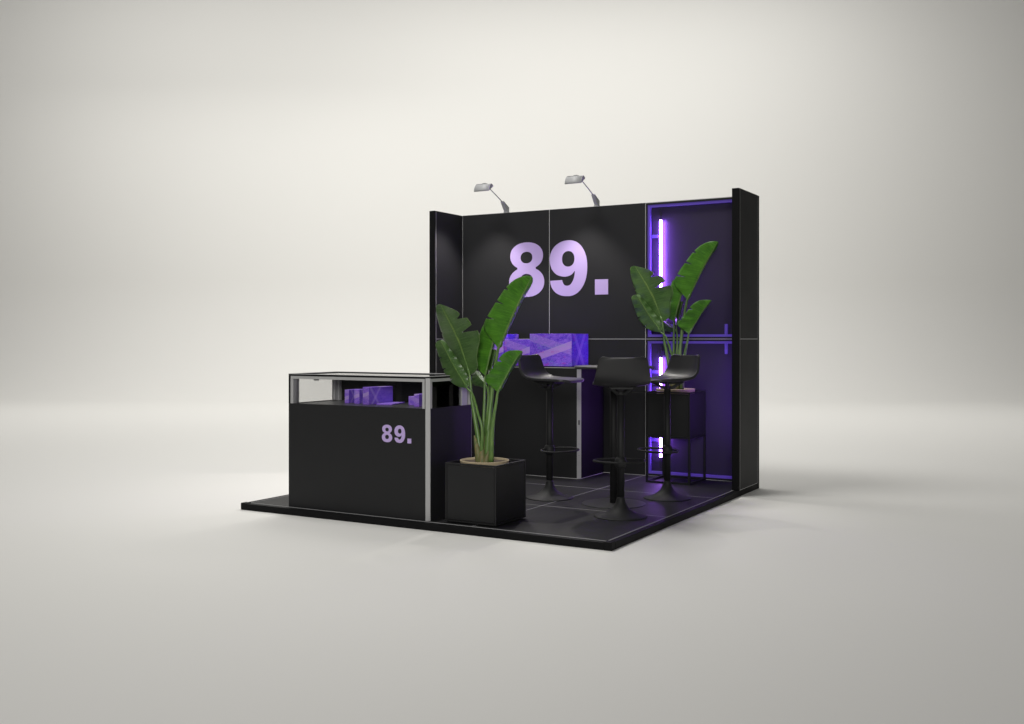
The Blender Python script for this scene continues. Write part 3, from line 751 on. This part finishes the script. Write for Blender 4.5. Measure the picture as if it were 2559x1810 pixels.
    leaf(t, [(545, 1490), (515, 1430), (440, 1310), (370, 1185), (310, 1070), (265, 985), (228, 932)],
         [(545, 1490), (450, 1470), (362, 1420), (318, 1355), (272, 1290), (235, 1180), (203, 1080), (178, 1000), (182, 965), (200, 940), (228, 932)],
         [(545, 1490), (570, 1440), (560, 1370), (530, 1290), (470, 1200), (410, 1110), (350, 1030), (300, 960), (262, 925), (228, 932)],
         0.03, 0.05, M['leaf_old'], [base(705, -0.03), (720, c5 + 360, -0.06), (668, c5 + 150, -0.07), (610, c5 - 60, -0.06)],
         tears_l=((0.30, 0.012, 0.45), (0.50, 0.012, 0.40), (0.68, 0.010, 0.40)), off=(-0.06, -0.09), r0=0.0143)
    leaf(t, [(775, 1480), (740, 1420), (700, 1380), (660, 1330), (640, 1290)],
         [(775, 1480), (730, 1480), (680, 1465), (630, 1455), (590, 1420), (600, 1350), (640, 1290)],
         [(775, 1480), (770, 1430), (752, 1390), (720, 1340), (690, 1300), (660, 1285), (640, 1290)],
         0.06, 0.06, M['leaf_old'], [base(755, 0.02), (765, c5 + 400, 0.04), (785, c5 + 60, 0.06), (790, 1560, 0.07)],
         off=(0.08, 0.22), r0=0.0130)
    leaf(t, [(795, 1400), (815, 1300), (835, 1200), (855, 1110), (868, 1035)],
         [(795, 1400), (790, 1330), (800, 1220), (818, 1120), (838, 1050), (868, 1035)],
         [(795, 1400), (835, 1300), (862, 1200), (880, 1110), (886, 1060), (868, 1035)],
         0.05, 0.05, M['leaf_old'], [base(760, 0.05), (775, c5 + 300, 0.07), (792, c5 + 0, 0.10), (795, 1500, 0.12)],
         off=(0.14, 0.14), r0=0.0130)
    return t
plant = make_plant()
pl2 = copy_tree(plant)
pl2.location = (2.352, 2.738, FZ + 0.377); pl2.scale = (1.0, 1.0, 1.018)
pl2['label'] = 'bird of paradise plant with broad leaves in the tall planter by the violet tube'

# ------------------------------------------------------------------ bar stools
def make_stool(x, y, face, label):
    """face: direction the sitter looks, as an angle from +x; local +x is forward"""
    t = thing('bar_stool', label, 'stool', (x, y, FZ), face, 'black bar stools around the table')
    prof = [(0.180, 0.0), (0.182, 0.004), (0.172, 0.008), (0.150, 0.013), (0.122, 0.021), (0.095, 0.032), (0.072, 0.046), (0.054, 0.063), (0.041, 0.083), (0.032, 0.104), (0.0275, 0.122), (0.026, 0.135)]
    obj('base', lathe(bmesh.new(), prof, 64), M['stoolmetal'], t, smooth=True)
    obj('column', lathe(bmesh.new(), [(0.0255, 0.13), (0.0255, 0.845)], 32), M['stoolmetal'], t, smooth=True)
    cp = [(0.0257, 0.330), (0.032, 0.335), (0.038, 0.346), (0.0415, 0.360), (0.0415, 0.374), (0.038, 0.390), (0.032, 0.401), (0.0257, 0.406)]
    obj('collar', lathe(bmesh.new(), cp, 28), M['stoolmetal'], t, smooth=True)
    ringp = [(0.092 + 0.128 * math.cos(2 * math.pi * k / 64), 0.178 * math.sin(2 * math.pi * k / 64), 0.370) for k in range(64)]
    obj('foot_ring', tube(bmesh.new(), ringp, 0.0078, 10, closed=True), M['stoolmetal'], t, smooth=True)
    # seat shell
    cen = spline([(0.236, 0, 0.893), (0.222, 0, 0.899), (0.18, 0, 0.901), (0.08, 0, 0.897), (-0.02, 0, 0.893), (-0.09, 0, 0.899), (-0.145, 0, 0.924), (-0.178, 0, 0.968), (-0.196, 0, 1.025), (-0.212, 0, 1.088)], 40)
    def hw(s):
        pts = [(0, 0.150), (0.1, 0.172), (0.3, 0.186), (0.5, 0.190), (0.62, 0.190), (0.75, 0.183), (0.88, 0.170), (1, 0.158)]
        for (a, va), (b, vb) in zip(pts, pts[1:]):
            if a <= s <= b: base = va + (vb - va) * (s - a) / (b - a)
        L = 0.59
        df, db = s * L, (1 - s) * L
        if df < 0.055: base -= 0.055 - math.sqrt(max(0, 0.055 ** 2 - (0.055 - df) ** 2))
        if db < 0.024: base -= 0.024 - math.sqrt(max(0, 0.024 ** 2 - (0.024 - db) ** 2))
        return base
    bm = bmesh.new(); NW = 24; rows = []
    n = len(cen)
    for i, p in enumerate(cen):
        s = i / (n - 1); w = hw(s)
        tg = (cen[min(i + 1, n - 1)] - cen[max(i - 1, 0)]).normalized(); nr = Vector((tg.z, 0, -tg.x))   # towards the sitter
        if nr.z < 0 and s < 0.6: nr = -nr
        if s >= 0.6 and nr.x < 0: nr = -nr
        up = 0.0 + 0.018 * min(1, s / 0.42) if s < 0.42 else 0.018 + 0.012 * min(1, (s - 0.42) / 0.3)
        row = []
        for k in range(NW + 1):
            q = -1 + 2 * k / NW
            row.append(bm.verts.new(p + Vector((0, q * w, 0)) + nr * (up * abs(q) ** 2.4)))
        rows.append(row)
    for a, b in zip(rows, rows[1:]):
        for k in range(NW): bm.faces.new((a[k], a[k + 1], b[k + 1], b[k]))
    o = obj('seat', bm, M['stool'], t, smooth=True)
    md = o.modifiers.new('thickness', 'SOLIDIFY'); md.thickness = 0.019; md.offset = 0
    bv = o.modifiers.new('rounded_rim', 'BEVEL'); bv.width = 0.007; bv.segments = 3; bv.limit_method = 'ANGLE'; bv.angle_limit = R(50)
    # bracket: four arms splaying from the column top to the shell
    bm = bmesh.new()
    for sx in (-1, 1):
        for sy in (-1, 1):
            tube(bm, [(sx * 0.020, sy * 0.020, 0.838), (sx * 0.055, sy * 0.058, 0.868), (sx * 0.085, sy * 0.088, 0.893)], [0.013, 0.011, 0.010], 8)
    lathe(bm, [(0.031, 0.832), (0.033, 0.842), (0.028, 0.856)], 24)
    box(bm, -0.085, 0.085, -0.075, 0.075, 0.874, 0.886)
    obj('seat_bracket', bm, M['stoolmetal'], t)
    obj('lever', tube(bmesh.new(), [(0.0, -0.03, 0.850), (0.005, -0.10, 0.851), (0.008, -0.17, 0.852)], [0.004, 0.004, 0.006], 8), M['stoolmetal'], t, smooth=True)
    return t
TAB = (2.402, 1.352)
for x, y, lab in ((1.857, 1.370, 'black bar stool behind the front plant, its seat turned towards the right'),
                  (2.668, 0.878, 'black bar stool with its back to the viewer, nearest of the three'),
                  (2.645, 1.800, 'black bar stool before the tall planter, its seat turned towards the left')):
    make_stool(x, y, math.atan2(TAB[1] - y, TAB[0] - x), lab)

tb = thing('bar_table', 'round black bar table standing among the three stools', 'table', (*TAB, FZ))
obj('base', lathe(bmesh.new(), [(0.235, 0.0), (0.236, 0.003), (0.234, 0.006), (0.03, 0.009)], 72), M['table'], tb, smooth=False)
obj('column', lathe(bmesh.new(), [(0.0285, 0.0092), (0.0285, 0.998)], 36), M['stoolmetal'], tb, smooth=True)
obj('table_top', lathe(bmesh.new(), [(0.285, 0.998), (0.291, 1.002), (0.293, 1.008), (0.291, 1.013), (0.286, 1.016)], 80), M['table'], tb, bevel=0.0)
